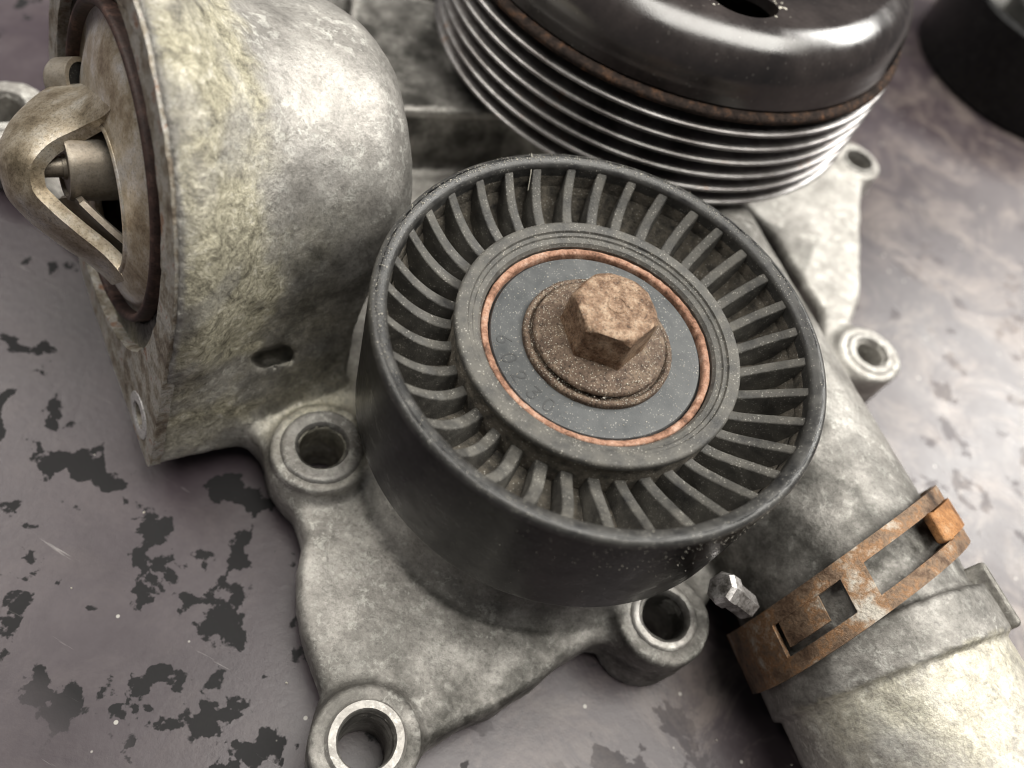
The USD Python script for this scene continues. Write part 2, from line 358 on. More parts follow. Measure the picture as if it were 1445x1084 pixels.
def fields(p):
    """distance to each named part of the casting"""
    x, y, z = p[..., 0], p[..., 1], p[..., 2]
    o = {}
    o['mounting_flange'] = ext(seg_poly(x, y, PLATE), z + 55.2, 5.2, 2.2)
    rr = np.sqrt(x * x + y * y)
    cone = (rr - np.interp(z, [-52, -50, -46, -40, -30, -24], [36.5, 35.5, 32.5, 29.5, 26, 22])) * .8
    o['pulley_pedestal'] = np.maximum(cone, np.maximum(z + 29.5, -59 - z))
    # thermostat chamber: s runs from the face inwards
    w = p - FC; s = -(w @ FN); a, b = w @ FR, w @ FT
    rad = np.sqrt(a * a + b * b)
    prof = np.interp(s, [0, 3, 8, 14, 20, 26, 60], [38.6, 38.8, 36.5, 33.2, 31.0, 30.2, 28.2])
    body = smax((rad - prof) * .9, np.abs(s - 24) - 24, 9.0)
    fl = ext(rad - 38.6, s - 2.5, 2.5, .4)
    ear = ext(teardrop(a, b, np.interp(s, [0, 3, 8, 14, 20, 26, 60], [37.4, 37.4, 35.3, 32.0, 29.8, 29.0, 27.0])), s - 19, 19, .4)
    ch = np.maximum(smin(smin(body, fl, 3), ear, 6), -s)
    o['thermostat_chamber'] = ch
    n, ts, tr = cyl(p, TA, TD, 21.6, -48, 57, 1.5)
    o['hose_neck'] = n
    c1, _, _ = cyl(p, TA, TD, 23.5, 52.5, 61.5, .5)
    o['hose_collar'] = c1
    c2, _, _ = cyl(p, TA, TD, 22.0, 55, 130, .8)
    o['hose_nipple'] = c2
    o['back_plate'] = ext(seg_poly(x, y, BACK), z + 54.5, 6.0, 2.0)
    pb, _, _ = cyl(p, np.array([-25.2, 110.2, 0]), np.array([0, 0, 1.]), 41, -60, -25, 3)
    wall = ext(seg_poly(x, y, WALL), z + 46, 14.5, .7)
    o['pump_body'] = smin(smin(pb, wall, 2.0), capsule(p, (-100, 92, -46), (-86, 118, -40), 12), 6)
    arm = smin(capsule(p, (-142.4, 11.9, -54), (-100, 40, -54), 8.0), capsule(p, (-142.4, 11.9, -55), (-104, 2, -56), 6.5), 5)
    o['bracket_arm'] = np.maximum(arm, -60.5 - z)
    return o, s, rad


def casting(p):
    o, s, rad = fields(p)
    x, y, z = p[..., 0], p[..., 1], p[..., 2]
    d = smin(o['mounting_flange'], o['pulley_pedestal'], 1.6)
    d = smin(d, o['thermostat_chamber'], 4.0)
    nk = smin(o['hose_neck'], o['hose_collar'], .8); nk = smin(nk, o['hose_nipple'], .8)
    rr = np.sqrt(x * x + y * y)
    nk = smax(nk, 41.2 - np.sqrt(rr * rr + np.maximum(-30 - z, 0) ** 2), 2.0)
    d = smin(d, nk, 4)
    d = smin(d, smin(o['back_plate'], o['pump_body'], 2), 3)
    d = smin(d, o['bracket_arm'], 5)
    for bx, by, bz, br, sr, hr in BOSS:
        rb = np.sqrt((x - bx) ** 2 + (y - by) ** 2)
        c = ext(rb - br - .2, z - (bz - .6 - 62.9) / 2, (bz - .6 + 62.9) / 2, .8)
        d = smin(d, c, 3.0)
    for bx, by, bz, br, sr, hr in BOSS:
        rb = np.sqrt((x - bx) ** 2 + (y - by) ** 2)
        d = np.maximum(d, -np.maximum(rb - hr, -70 - z))
        d = np.maximum(d, -np.maximum(rb - sr + .3, np.abs(z - bz - 4) - 4.8))      # spot face, filled by the machined ring
    # clearance for the idler, the pump pulley and the clip, recess for the thermostat
    d = smax(d, -np.maximum(rr - 40.5, -28.9 - z), 1.0)
    d = np.maximum(d, -np.maximum(np.sqrt((x + 25.2) ** 2 + (y - 110.2) ** 2) - 59.5, -24.6 - z))
    d = np.maximum(d, -np.maximum(rad - 27.6, np.abs(s) - 3.4))
    d = np.maximum(d, -np.maximum(np.abs(rad - 30.0) - 2.95, np.abs(s) - 1.6))
    d = np.maximum(d, -np.maximum(rad - 22.0, np.abs(s) - 30))
    d = np.maximum(d, -capsule(p, FC + FR * -1.0 + FT * -45.2 + FN * 3, FC + FR * -1.0 + FT * -45.2 - FN * 9, 2.7))
    for sl in SLOTS: d = smax(d, -capsule(p, *sl), .6)
    d = np.maximum(d, -62.9 - z)
    return d


SLOTS = [((-53.0 + q, -18.6 + 1.25 * q, -33.5 + .1 * q), (-54.6 + q, -14.0 + 1.25 * q, -41.0 + .1 * q), 1.7) for q in (0, .9, 1.8, 2.6)]


def surface_net(f, lo, hi, h):
    lo, hi = np.array(lo, float), np.array(hi, float)
    n = np.ceil((hi - lo) / h).astype(int) + 1
    ax = [lo[k] + h * np.arange(n[k]) for k in range(3)]
    D = np.empty(n, np.float32)
    Y, Z = np.meshgrid(ax[1], ax[2], indexing='ij')
    for i in range(0, n[0], 24):
        X = ax[0][i:i + 24]
        pts = np.empty((len(X),) + Y.shape + (3,)); pts[..., 0] = X[:, None, None]; pts[..., 1] = Y; pts[..., 2] = Z
        D[i:i + 24] = f(pts)
    S = D < 0
    cells = np.zeros(n - 1, np.int8)
    for a, b, c in np.ndindex(2, 2, 2):
        cells += S[a:n[0] - 1 + a, b:n[1] - 1 + b, c:n[2] - 1 + c]
    act = (cells > 0) & (cells < 8)
    idx = np.full(n - 1, -1, np.int64); ci = np.argwhere(act); idx[act] = np.arange(len(ci))
    acc, cnt = np.zeros((len(ci), 3)), np.zeros(len(ci))
    corners = list(np.ndindex(2, 2, 2))
    for a in corners:
        for k in range(3):
            if a[k]: continue
            b = list(a); b[k] = 1
            da = D[ci[:, 0] + a[0], ci[:, 1] + a[1], ci[:, 2] + a[2]]; db = D[ci[:, 0] + b[0], ci[:, 1] + b[1], ci[:, 2] + b[2]]
            m = (da < 0) != (db < 0)
            t = da[m] / (da[m] - db[m])
            q = np.tile(np.array(a, float), (m.sum(), 1)); q[:, k] = t
            acc[m] += q; cnt[m] += 1
    V = lo + h * (ci + acc / cnt[:, None])
    F = []
    for k in range(3):
        u, v = (k + 1) % 3, (k + 2) % 3
        sl0 = [slice(None)] * 3; sl1 = [slice(None)] * 3; sl0[k] = slice(0, -1); sl1[k] = slice(1, None)
        s0, s1 = S[tuple(sl0)], S[tuple(sl1)]
        e = np.argwhere(s0 != s1)
        e = e[(e[:, u] > 0) & (e[:, v] > 0) & (e[:, u] < n[u] - 1) & (e[:, v] < n[v] - 1)]
        ins = s0[e[:, 0], e[:, 1], e[:, 2]]
        def at(du, dv):
            q = e.copy(); q[:, u] += du; q[:, v] += dv
            return idx[q[:, 0], q[:, 1], q[:, 2]]
        a, b, c, d = at(-1, -1), at(0, -1), at(0, 0), at(-1, 0)
        quad = np.where(ins[:, None], np.stack([a, b, c, d], 1), np.stack([a, d, c, b], 1))
        F.append(quad)
    F = np.vstack(F)
    return V, np.vstack([F[:, [0, 1, 2]], F[:, [0, 2, 3]]])


VOX = 0.9
V, F = surface_net(casting, (-160, -76, -64), (104, 166, 29), VOX)
for _ in range(2):                                          # settle the vertices on the exact surface
    e = .25
    d0 = casting(V)
    g = np.stack([(casting(V + np.eye(3)[k] * e) - casting(V - np.eye(3)[k] * e)) / (2 * e) for k in range(3)], 1)
    V = V - np.clip(d0, -.4, .4)[:, None] * g / np.maximum((g * g).sum(1), .3)[:, None]


def vnormals(V, F):
    n = np.zeros_like(V); c = np.cross(V[F[:, 1]] - V[F[:, 0]], V[F[:, 2]] - V[F[:, 0]])
    for k in range(3): np.add.at(n, F[:, k], c)
    return n / np.maximum(np.linalg.norm(n, axis=1, keepdims=True), 1e-12)


o, S_, RAD_ = fields(V)
names = list(o)
lab = np.argmin(np.stack([o[k] for k in names], 1), 1)
# cast skin: slow waviness everywhere, coarse grain on the raw flare of the chamber
S_n = S_ + (meshkit.fbm(V * .22 + 11, 4, 21) - .5) * 14
yel = np.clip((20 - S_n) / 5, 0, 1) * np.clip((S_ - .3) / .6, 0, 1) * (lab == names.index('thermostat_chamber')) * np.clip((48 - RAD_) / 6 + .6, .6, 1)
nip = ((V - TA) @ TD > 61) * np.clip((V[:, 2] + 48) / 12, 0, 1) * .5
b1 = np.exp(-((V[:, 0] + 42) ** 2 + (V[:, 1] + 14) ** 2) / 160.0) * .7
yn = meshkit.fbm(V * .11 + 33, 4, 12)
yel = np.clip((yel + nip + b1) * np.clip((yn - .27) * 3.4, .15, 1.0), 0, .95)
grain = np.clip(np.clip((20 - S_) / 3, 0, 1) * (lab == names.index('thermostat_chamber')) * .8 + yel * .3 + .15, 0, 1)
N0 = vnormals(V, F)
V = V + N0 * ((meshkit.fbm(V * .16 + 90, 4, 3) - .5) * .9 + (meshkit.fbm(V * .9 + 40, 2, 8) - .5) * (.12 + .26 * grain))[:, None]
NV = vnormals(V, F)
# darkening: painted pulley shade, darker underside edges, oily dirt on the neck near the clip, dark pump body
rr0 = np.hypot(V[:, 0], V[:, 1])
grime_shade = np.exp(-((V[:, 0] - 16) ** 2 + (V[:, 1] + 26) ** 2) / 130.0) * .75  # pulley's shadow on the pedestal, painted into the colour
grime_shade = np.maximum(grime_shade, (lab == names.index('pump_body')) * np.where((np.abs(V[:, 2] + 31.5) < 1.6) & (np.abs(seg_poly(V[:, 0], V[:, 1], WALL)) < 1.6), .0, .9))  # pump body darker, except along the wall's top edge
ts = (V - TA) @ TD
grime_shade = np.maximum(grime_shade, ((ts > 10) & (ts < 61.3)) * np.clip(1 - np.abs(ts - 44) / 40, 0, 1) * .95)
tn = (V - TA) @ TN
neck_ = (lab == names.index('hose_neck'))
grime_shade = np.maximum(grime_shade, neck_ * np.clip(1 - (tn + 4) / 22, .25, 1) * .85)  # pulley's shade painted darker on the neck's idler side
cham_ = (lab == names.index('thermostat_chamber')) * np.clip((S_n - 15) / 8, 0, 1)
grime_shade = np.maximum(grime_shade, cham_ * np.clip((14 - V[:, 2]) / 40, .0, .7))  # shaded lower side of the smooth chamber, painted darker downwards
grime_shade = np.maximum(grime_shade, np.clip((-54.5 - V[:, 2]) / 5, 0, .55))  # darker towards the bottom edges of the casting
grime_shade = np.maximum(grime_shade, ((V[:, 0] > -10) & (V[:, 0] < 40) & (V[:, 1] > 38) & (V[:, 1] < 104)) * .7)  # painted shade of the deep gap between idler and pump body
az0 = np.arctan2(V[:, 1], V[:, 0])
grime_shade = np.maximum(grime_shade, np.exp(-((rr0 - 35.6) / 1.3) ** 2) * (V[:, 2] > -53) * (V[:, 2] < -44) * .95)  # shade of the crease round the pedestal's foot, painted as a dark ring
smooth_ch = (lab == names.index('thermostat_chamber')) & (S_ < 2.2)
grime_shade = np.maximum(grime_shade, smooth_ch * np.clip(1.05 - (RAD_ - 30) / 9, .25, 1.0))
WEAR_SHADE = np.stack([yel, grime_shade, grain], 1)

housing = thing('pump_housing', 'weathered cast aluminium water pump housing carrying the pulleys, lying on the dark bench', 'pump housing')
fl_ = lab[F]
fl = np.where(fl_[:, 1] == fl_[:, 2], fl_[:, 1], fl_[:, 0])
PART_LABEL = {'thermostat_chamber': 'rounded chamber with a rough yellowed flare', 'hose_nipple': 'yellowed hose end beyond the collar'}
for i, nm in enumerate(names):
    f = F[fl == i]
    if len(f) == 0: continue
    # drop loose slivers: keep big connected pieces, hand small ones to nobody visible
    u, inv = np.unique(f, return_inverse=True)
    t = trimesh.Trimesh(V[u], inv.reshape(-1, 3), process=False)
    obj(nm, t, 'cast_aluminium', housing, normals=NV[u], prim=WEAR_SHADE[u], label=PART_LABEL.get(nm))

for bx, by, bz, br, sr, hr in BOSS:                              # machined bolt seats
    T = np.eye(4); T[:3, 3] = (bx, by, 0)
    ro = sr
    prof = [(hr + .15, -62.6), (hr + .15, bz - .9), (hr + .9, bz), (ro - 1.2, bz)] + arc(ro - .9, bz - .9, .9, 75, 0, 4) + [(ro, bz - 3.5), (hr + 2, bz - 5), (hr + 2, -62.6)]
    if (bx, by) == (-1.9, -63.2):
        prof = [(hr + .15, -62.6), (hr + .15, bz - .2), (hr + .5, bz + .7), (hr + 1.7, bz + .7), (hr + 2.0, bz), (ro - 1.0, bz)] + arc(ro - .9, bz - .9, .9, 75, 0, 4) + [(ro, bz - 3.5), (hr + 2, bz - 5), (hr + 2, -62.6)]
    t = lathe(prof, 72, M=T)
    w = np.zeros((len(t.vertices), 3)); w[:, 1] = np.clip((bz - 2 - t.vertices[:, 2]) / 8, 0, .8)
    t.vertices = np.asarray(t.vertices) + (meshkit.fbm(np.asarray(t.vertices) * .5 + 9, 3, 5)[:, None] - .5) * .25
    obj('bolt_seat', t, 'machined_aluminium', housing, prim=None, smooth=40)

# small bleed screw stud standing between the seat and the neck
st = jitter(lathe([(0, -5), (2.6, -5), (2.6, 1.0), (3.2, 1.4), (3.2, 3.6), (2.5, 4.5), (1.4, 4.8), (0, 4.85)], 7), .4, .5, 3)
zz = np.array([-.78, -.22, .58]); zz /= np.linalg.norm(zz); xx = np.cross([0, 1, 0], zz); xx /= np.linalg.norm(xx)
st.apply_transform(frame((43.2, -13.6, -34.2), xx, np.cross(zz, xx), zz))
obj('bleed_stud', st, 'stud_metal', housing, smooth=25)

import shapely
from shapely.geometry import Point
tear = shapely.union_all([Point(0, 0).buffer(38.9, 96), shapely.MultiPoint([(q[0], q[1]) for q in np.vstack([38.9 * np.stack([np.cos(np.linspace(0, 6.283, 120)), np.sin(np.linspace(0, 6.283, 120))], 1), np.array([[0, -53.4]]) + 1.7 * np.stack([np.cos(np.linspace(0, 6.283, 24)), np.sin(np.linspace(0, 6.283, 24))], 1)])]).convex_hull])
tear = tear.difference(Point(0, 0).buffer(32.6, 96)).difference(Point(-1.0, -45.2).buffer(2.5, 24))
pl0 = trimesh.creation.extrude_polygon(tear, 2.0, engine='earcut')
pl0 = pl0.subdivide_to_size(1.6)
pl0.vertices = np.asarray(pl0.vertices) + (np.stack([meshkit.fbm(np.asarray(pl0.vertices) * .45 + q, 3, 30 + q) for q in range(3)], 1) - .5) * np.array([.5, .5, .35])
pl0.apply_translation((0, 0, -1.4)); pl0.apply_transform(FACE)
rusty('corroded_face', ((.30, (.10, .075, .055)), (.42, (.24, .20, .155)), (.5, (.36, .33, .28)), (.57, (.46, .44, .41)), (.66, (.30, .17, .11))), .5, .35, s=.22, bump=.5, dirt=.5)
obj('flange_face', pl0, 'corroded_face', housing, smooth=30, label='corroded flat face around the chamber mouth, pointed at its lower corner')
bh = lathe([(2.5, -6), (2.5, .5), (2.9, .85), (4.6, .8), (4.9, .4), (4.9, -6)], 40); bh.apply_translation((-1.0, -45.2, 0)); bh.apply_transform(FACE)
obj('bolt_seat', bh, 'stud_metal_face', housing)
# ------------------------------------------------------------------ thermostat in the chamber's mouth
thermo = thing('thermostat', 'tarnished brass coloured thermostat with bent bridge, seated in the round chamber mouth', 'thermostat')


def on_face(t):
    t = t.copy(); t.apply_transform(FACE); return t


dish_prof = [(11.0, 1.5), (14, 1.1), (19.5, .3), (23.2, -.7), (24.2, -1.5), (26.2, -1.6), (26.3, -2.4), (24.0, -2.5), (23.0, -1.7), (19.0, -.7), (14, .1), (11.0, .5)]
rng = np.random.default_rng(4)
# dish with an oval opening: revolve in an oval parametrisation
nd = 128
th = np.linspace(0, 2 * np.pi, nd, endpoint=False)
ov = np.stack([4.0 + 10.0 * np.cos(th), -5.5 + 12.2 * np.sin(th)], 1)
rings = []
for k, (fr, z) in enumerate([(1.0, 1.6), (.80, 1.3), (.5, .55), (.28, -.25), (.18, -1.0), (.12, -1.5), (0, -1.6), (0, -2.4), (.12, -2.4), (.2, -1.9), (.3, -1.1), (.5, -.4), (.8, .4), (1.0, .7)]):
    out = 26.0 * np.stack([np.cos(th), np.sin(th)], 1)
    xy = ov * fr + out * (1 - fr)
    rings.append(np.column_stack([xy, np.full(nd, z)]))
Vd = np.vstack(rings); K = len(rings); fd = []
i = np.arange(nd); j = (i + 1) % nd
for a in range(K):
    b = (a + 1) % K
    fd += [np.stack([a * nd + i, b * nd + j, b * nd + i], 1), np.stack([a * nd + i, a * nd + j, b * nd + j], 1)]
dish = trimesh.Trimesh(Vd, np.vstack(fd), process=False)
if dish.volume < 0: dish.invert()
rusty('dish_steel', ((.32, (.22, .16, .10)), (.42, (.46, .38, .27)), (.5, (.63, .56, .46)), (.57, (.74, .70, .66)), (.70, (.82, .80, .79))), .32, .55, s=.09, bump=.12, dirt=.6)
obj('dish', on_face(dish), 'dish_steel', thermo, smooth=40)
obj('seal_ring', on_face(lathe([(25.8, -2.5)] + arc(26.7, -.2, .75, 200, -20, 8) + [(27.55, -2.5)], 128)), 'red_gasket', thermo)


from scipy.interpolate import PchipInterpolator as PI


def loft(A, B, thick, bow, nseg=60, nw=13):
    """bent sheet between two edge lines A and B of points (r, t, h) on the thermostat face"""
    A, B = np.array(A, float), np.array(B, float)
    q = np.linspace(0, 1, nseg)
    la = np.r_[0, np.cumsum(np.linalg.norm(np.diff((A + B) / 2, axis=0), axis=1))]; la /= la[-1]
    a, b = PI(la, A)(q), PI(la, B)(q)
    w = np.linspace(0, 1, nw)
    S = a[:, None] * (1 - w)[None, :, None] + b[:, None] * w[None, :, None]
    du, dv = np.gradient(S, axis=0), np.gradient(S, axis=1)
    n = np.cross(du, dv); n /= np.linalg.norm(n, axis=2, keepdims=True)
    if n[nseg // 2, nw // 2, 2] < 0: n = -n
    S = S + n * (bow * (1 - (2 * w - 1) ** 2))[None, :, None]
    T_, L_ = S + n * thick / 2, S - n * thick / 2
    V_ = np.concatenate([T_.reshape(-1, 3), L_.reshape(-1, 3)]); m_ = nseg * nw; F_ = []
    for i_ in range(nseg - 1):
        for k in range(nw - 1):
            p0, p1, p2, p3 = i_ * nw + k, (i_ + 1) * nw + k, (i_ + 1) * nw + k + 1, i_ * nw + k + 1
            F_ += [(p0, p1, p2), (p0, p2, p3), (p0 + m_, p2 + m_, p1 + m_), (p0 + m_, p3 + m_, p2 + m_)]
    ed = [i_ * nw for i_ in range(nseg)] + [(nseg - 1) * nw + k for k in range(1, nw)] + [i_ * nw + nw - 1 for i_ in range(nseg - 2, -1, -1)] + [k for k in range(nw - 2, 0, -1)]
    for x_, y_ in zip(ed, ed[1:] + ed[:1]): F_ += [(x_, x_ + m_, y_ + m_), (x_, y_ + m_, y_)]
    t = trimesh.Trimesh(V_, np.array(F_), process=False); t.fix_normals()
    return t


EA = [(-18.5, 14.0, -.6), (-16.5, 14.6, 1.6), (-14, 13.6, 4.2), (-10.5, 11.0, 8.0), (-7.5, 6.0, 12.8), (-6, 1.2, 14.8), (-6, -3.5, 14.4), (-5.5, -7, 12.6), (-5.5, -11.5, 8.6), (-6.5, -16.5, 3), (-8, -20, -.3)]
EB = [(17, 10.5, -1.6), (10.5, 6.6, 1.0), (7.0, 6.0, 2.2), (5.0, 5.0, 4.0), (3.6, 2.6, 8.6), (3.5, -.8, 11.4), (3.8, -3.2, 11.6), (4.2, -6, 10), (4.4, -10, 6.6), (5, -15, 2.2), (6, -19, 0)]
obj('bridge', on_face(loft(EA, EB, 2.3, .9)), 'brass_steel', thermo, smooth=40)
EA2 = [(-3, -5, 7.5), (-3, -9, 4.5), (-2, -14, 0), (-1, -17.5, -2.4)]
EB2 = [(6, -6, 6), (7, -10, 3), (7.4, -14, -.3), (6.5, -17.5, -2.6)]
obj('inner_leg', on_face(loft(EA2, EB2, 1.0, -1.0)), 'dark_steel', thermo, smooth=40)
lipp = np.column_stack([4.0 + 10.0 * np.cos(th), -5.5 + 12.2 * np.sin(th), np.full(nd, 1.15)])
obj('rolled_edge', on_face(tube(np.vstack([lipp, lipp[:1]]), .75, 8)), 'dish_steel', thermo, smooth=60)
bowl = lathe([(20.5, -2.6), (20.5, -2.0), (16, -3.2), (10, -6.5), (6.5, -7.2), (6.5, -8.0), (10, -7.2), (16, -4.2)], 96)
obj('inner_bowl', on_face(jitter(bowl, .3, .25, 8)), 'bright_steel', thermo, smooth=60)
# bleed hole collar at the dish's edge
col = lathe([(3.4, -3), (4.3, -3), (4.5, 1.2), (4.1, 1.9), (3.6, 1.5)], 40); col.apply_transform(trimesh.transformations.rotation_matrix(-.9, (0, 1, 0))); col.apply_translation((-15.0, 15.5, 1.0))
pl_ = lathe([(0, -2.6), (3.5, -2.6), (3.5, -2.0), (0, -2.0)], 32); pl_.apply_transform(trimesh.transformations.rotation_matrix(-.9, (0, 1, 0))); pl_.apply_translation((-15.0, 15.5, 1.0))
hc = obj('bleed_hole', on_face(col), 'dark_steel', thermo)
obj('hole_shade_disc', on_face(pl_), 'black_gap', hc)  # black disc stands in for the shade inside the hole
# wax element: cup, stem and spring coils seen through the opening
cup = lathe([(0, 7.2), (2.0, 7.2), (2.2, 6.6), (4.6, 6.4), (4.9, 6.9), (5.5, 6.9), (5.8, 6.2), (6.0, -6), (5.4, -7), (0, -7)], 48)
obj('wax_cup', on_face(cup), 'dark_steel', thermo)
stem = lathe([(0, 13.2), (1.7, 13.2), (1.8, 4), (0, 4)], 28)
obj('stem', on_face(stem), 'dark_steel', thermo)
pt = np.array([(9.0 * math.cos(a), 9.0 * math.sin(a) - 4, -2.5 - 1.1 * a) for a in np.linspace(0, 4 * np.pi, 120)])


obj('spring', on_face(tube(pt, 1.1)), 'bright_steel', thermo)
lv = lathe([(0, -9), (12, -9), (19, -12), (19, -13), (0, -12)], 64); obj('valve_plate', on_face(lv), 'bright_steel', thermo)

# ------------------------------------------------------------------ idler pulley
idler = thing('idler_pulley', 'black plastic ribbed idler pulley bolted in the centre of the housing', 'pulley')
rim = [(35.9, -26.5), (35.9, -14), (35.9, -3.2)] + arc(36.55, -1.2, .65, 180, 90, 5) + arc(36.8, -1.2, 1.2, 85, 0, 7) + [(38.0, -26.6)] + arc(37.0, -26.7, 1.0, 0, -90, 4) + [(36.0, -27.7)]
obj('outer_rim', lathe(rim, 220), 'black_plastic', idler)
lip = [(35.25, -3.2), (35.2, -1.4), (35.35, -.9), (35.75, -.5), (36.3, -.22), (36.9, -.06), (37.35, -.1), (37.75, -.35), (37.95, -.75), (38.03, -1.4), (37.6, -1.6), (36.6, -1.2), (36.0, -2.5)]
tl = lathe(lip, 260)
tl.vertices = np.asarray(tl.vertices) + np.asarray(tl.vertex_normals) * (.02 + .10 * (meshkit.fbm(np.asarray(tl.vertices) * .8, 3, 2)[:, None] - .35))
obj('worn_lip', tl, 'worn_plastic', idler, label='grey worn top edge of the rim')
FLOOR = -12.0
obj('inner_wall', lathe([(35.95, FLOOR), (34.9, FLOOR), (35.0, -8), (35.25, -3), (35.95, -3)], 160), 'gritty_plastic', idler)
obj('web_floor', lathe([(22, FLOOR - 3), (22, FLOOR), (26, FLOOR), (31.5, FLOOR + .8), (33.8, FLOOR + 3.2), (34.9, FLOOR + 6.5), (35.0, FLOOR - 3)], 160), 'gritty_plastic', idler)
hub = [(19.95, -26), (19.95, -5.3), (20.4, -4.7), (21.3, -4.45), (21.5, -4.15), (22.1, -4.05), (22.3, -3.65), (23.6, -3.5)] + arc(23.8, -4.1, .6, 90, 0, 5) + [(24.4, -4.7), (24.2, -5.0), (23.4, -5.3), (23.4, -26)]
hm = lathe(hub, 200); obj('hub', hm, 'dusty_plastic', idler)
obj('hub_wall', jitter(lathe([(22, -5.2), (23.7, -5.2), (23.9, -6.2), (24.2, -9), (24.7, -13.9), (24.7, -26), (22, -26)], 220), .18, .9, 14), 'gritty_plastic', idler, smooth=60)
NR = 36
random.seed(3)
for k in range(NR):
    a0 = math.radians(9.9 * 0 + k * 360.0 / NR + 4.0)
    n_ = 14; jz = random.uniform(-.5, .5); a0 += random.uniform(-.010, .010); jt = random.uniform(-.06, .06)
    rs = np.linspace(24.2, 35.55, n_)
    u_ = (rs - 24.2) / (35.55 - 24.2)
    zt = -8.3 + 7.2 * u_ ** 1.6 + jz * u_ * (1 - u_)
    sw = .020 * np.sin(u_ * np.pi) - .012
    V_ = []
    for r_, z_, q, uu in zip(rs, zt, sw, u_):
        ht = .92 + jt + .14 * (1 - uu)                           # half thickness at the top, drafted wider below
        hb = ht + .38
        c_, s_ = math.cos(a0 + q), math.sin(a0 + q)
        for off, z2 in ((-hb, FLOOR - .5), (-ht, z_ - .35), (-ht * .7, z_), (ht * .7, z_), (ht, z_ - .35), (hb, FLOOR - .5)):
            V_.append((r_ * c_ - off * s_, r_ * s_ + off * c_, z2))
    m_ = 6; F_ = []
    for i_ in range(n_ - 1):
        for a in range(m_):
            b = (a + 1) % m_
            F_ += [(i_ * m_ + a, (i_ + 1) * m_ + a, (i_ + 1) * m_ + b), (i_ * m_ + a, (i_ + 1) * m_ + b, i_ * m_ + b)]
    for a in range(1, m_ - 1): F_ += [(0, a, a + 1), ((n_ - 1) * m_, (n_ - 1) * m_ + a + 1, (n_ - 1) * m_ + a)]
    t = trimesh.Trimesh(np.array(V_), np.array(F_), process=False)
    if t.volume < 0: t.invert()
    obj('rib', t, 'dusty_plastic', idler, smooth=50)
obj('bearing_shield', lathe([(10, -7.2), (10, -6.25), (16.8, -6.2), (18.0, -6.3), (18.25, -6.7), (18.25, -7.2)], 160), 'grey_shield', idler)
obj('gap_ring', lathe([(18.0, -9), (18.0, -7.0), (20.1, -7.0), (20.1, -9)], 128), 'black_gap', idler)
rr_ = lathe([(18.55, -7.0), (18.55, -5.95), (18.9, -5.6), (19.5, -5.5), (19.8, -5.75), (19.9, -7.0)], 240)
jitter(rr_, .16, .9, 6); obj('rust_ring', rr_, 'rust_ring', idler, smooth=60, label='rust red ring around the bearing shield')
# stamped digits on the shield, read from the outside of the pulley
for ch, deg in zip('60230', (-147, -134, -121, -108, -97)):
    t = meshkit.text_mesh(ch, 2.5, .10)
    t.apply_translation((-t.bounds.mean(0)[0], -1.25, 0))
    a = math.radians(deg)
    er = np.array([math.cos(a), math.sin(a), 0]); et = np.array([-math.sin(a), math.cos(a), 0])
    t.apply_transform(frame(er * 15.9 + np.array([0, 0, -6.26]), et, -er, np.array([0, 0, 1.])))
    obj('stamped_digit', t, 'stamped_grey', idler, smooth=False)
wa = lathe([(6, -6.6), (6, -5.9), (11.5, -5.9), (11.8, -5.35), (12.1, -5.1), (12.5, -5.15), (12.8, -5.4), (12.85, -5.8), (12.85, -6.6)], 160)
wa = jitter(wa, .10, 1.1, 3); obj('washer', wa, 'rust_washer', idler, smooth=50)
fg = lathe([(4, -5.4), (10.6, -5.3), (11.35, -4.9), (11.3, -4.4), (10.9, -4.1), (9.2, -3.75), (7.8, -3.3), (6.0, -3.2), (4, -3.2)], 128)
fg = jitter(fg, .12, 1.0, 5)
# hexagon head with a chamfered crown
ang = np.radians(np.arange(6) * 60 + 12)
sub = 10
ha = np.concatenate([np.linspace(ang[k], ang[k] + math.pi / 3, sub, endpoint=False) for k in range(6)])
hexr = np.array([7.35 * math.cos(math.pi / 6) / math.cos(((a - ang[0]) % (math.pi / 3)) - math.pi / 6) for a in ha])
def hring(scale_r, z, cap=None):
    r_ = hexr * scale_r if cap is None else np.minimum(hexr, cap)
    return np.column_stack([r_ * np.cos(ha), r_ * np.sin(ha), np.full(len(ha), z) if np.ndim(z) == 0 else z])
zc = 3.55 - np.maximum(hexr - 6.5, 0) * .75
RN = [hring(1.03, -3.6), hring(1.0, -2.6), hring(1.0, zc - .2), hring(.985, zc + .05), hring(.95, 3.75, 6.6), hring(.9, 4.0, 6.0), hring(.5, 4.05, 3.5)]
Vh = np.vstack(RN + [np.array([[0, 0, 4.03]])]); nh = len(ha); fh = []
for a in range(len(RN) - 1):
    for k in range(nh):
        b = (k + 1) % nh
        fh += [(a * nh + k, a * nh + b, (a + 1) * nh + b), (a * nh + k, (a + 1) * nh + b, (a + 1) * nh + k)]
for k in range(nh): fh.append(((len(RN) - 1) * nh + k, (len(RN) - 1) * nh + (k + 1) % nh, len(RN) * nh))
hx = trimesh.Trimesh(Vh, np.array(fh), process=False)
hx = jitter(hx, .10, .8, 9)
hm_ = lathe([(1.35, 3.9), (1.4, 4.10), (1.6, 4.12), (1.75, 3.9)], 40)
hb = obj('hex_bolt', hx, 'rust_bolt', idler, smooth=30, label='rusty brown hexagon bolt head')
obj('head_mark', hm_, 'rust_bolt', hb)
obj('bolt_flange', fg, 'rust_washer', hb, smooth=50)
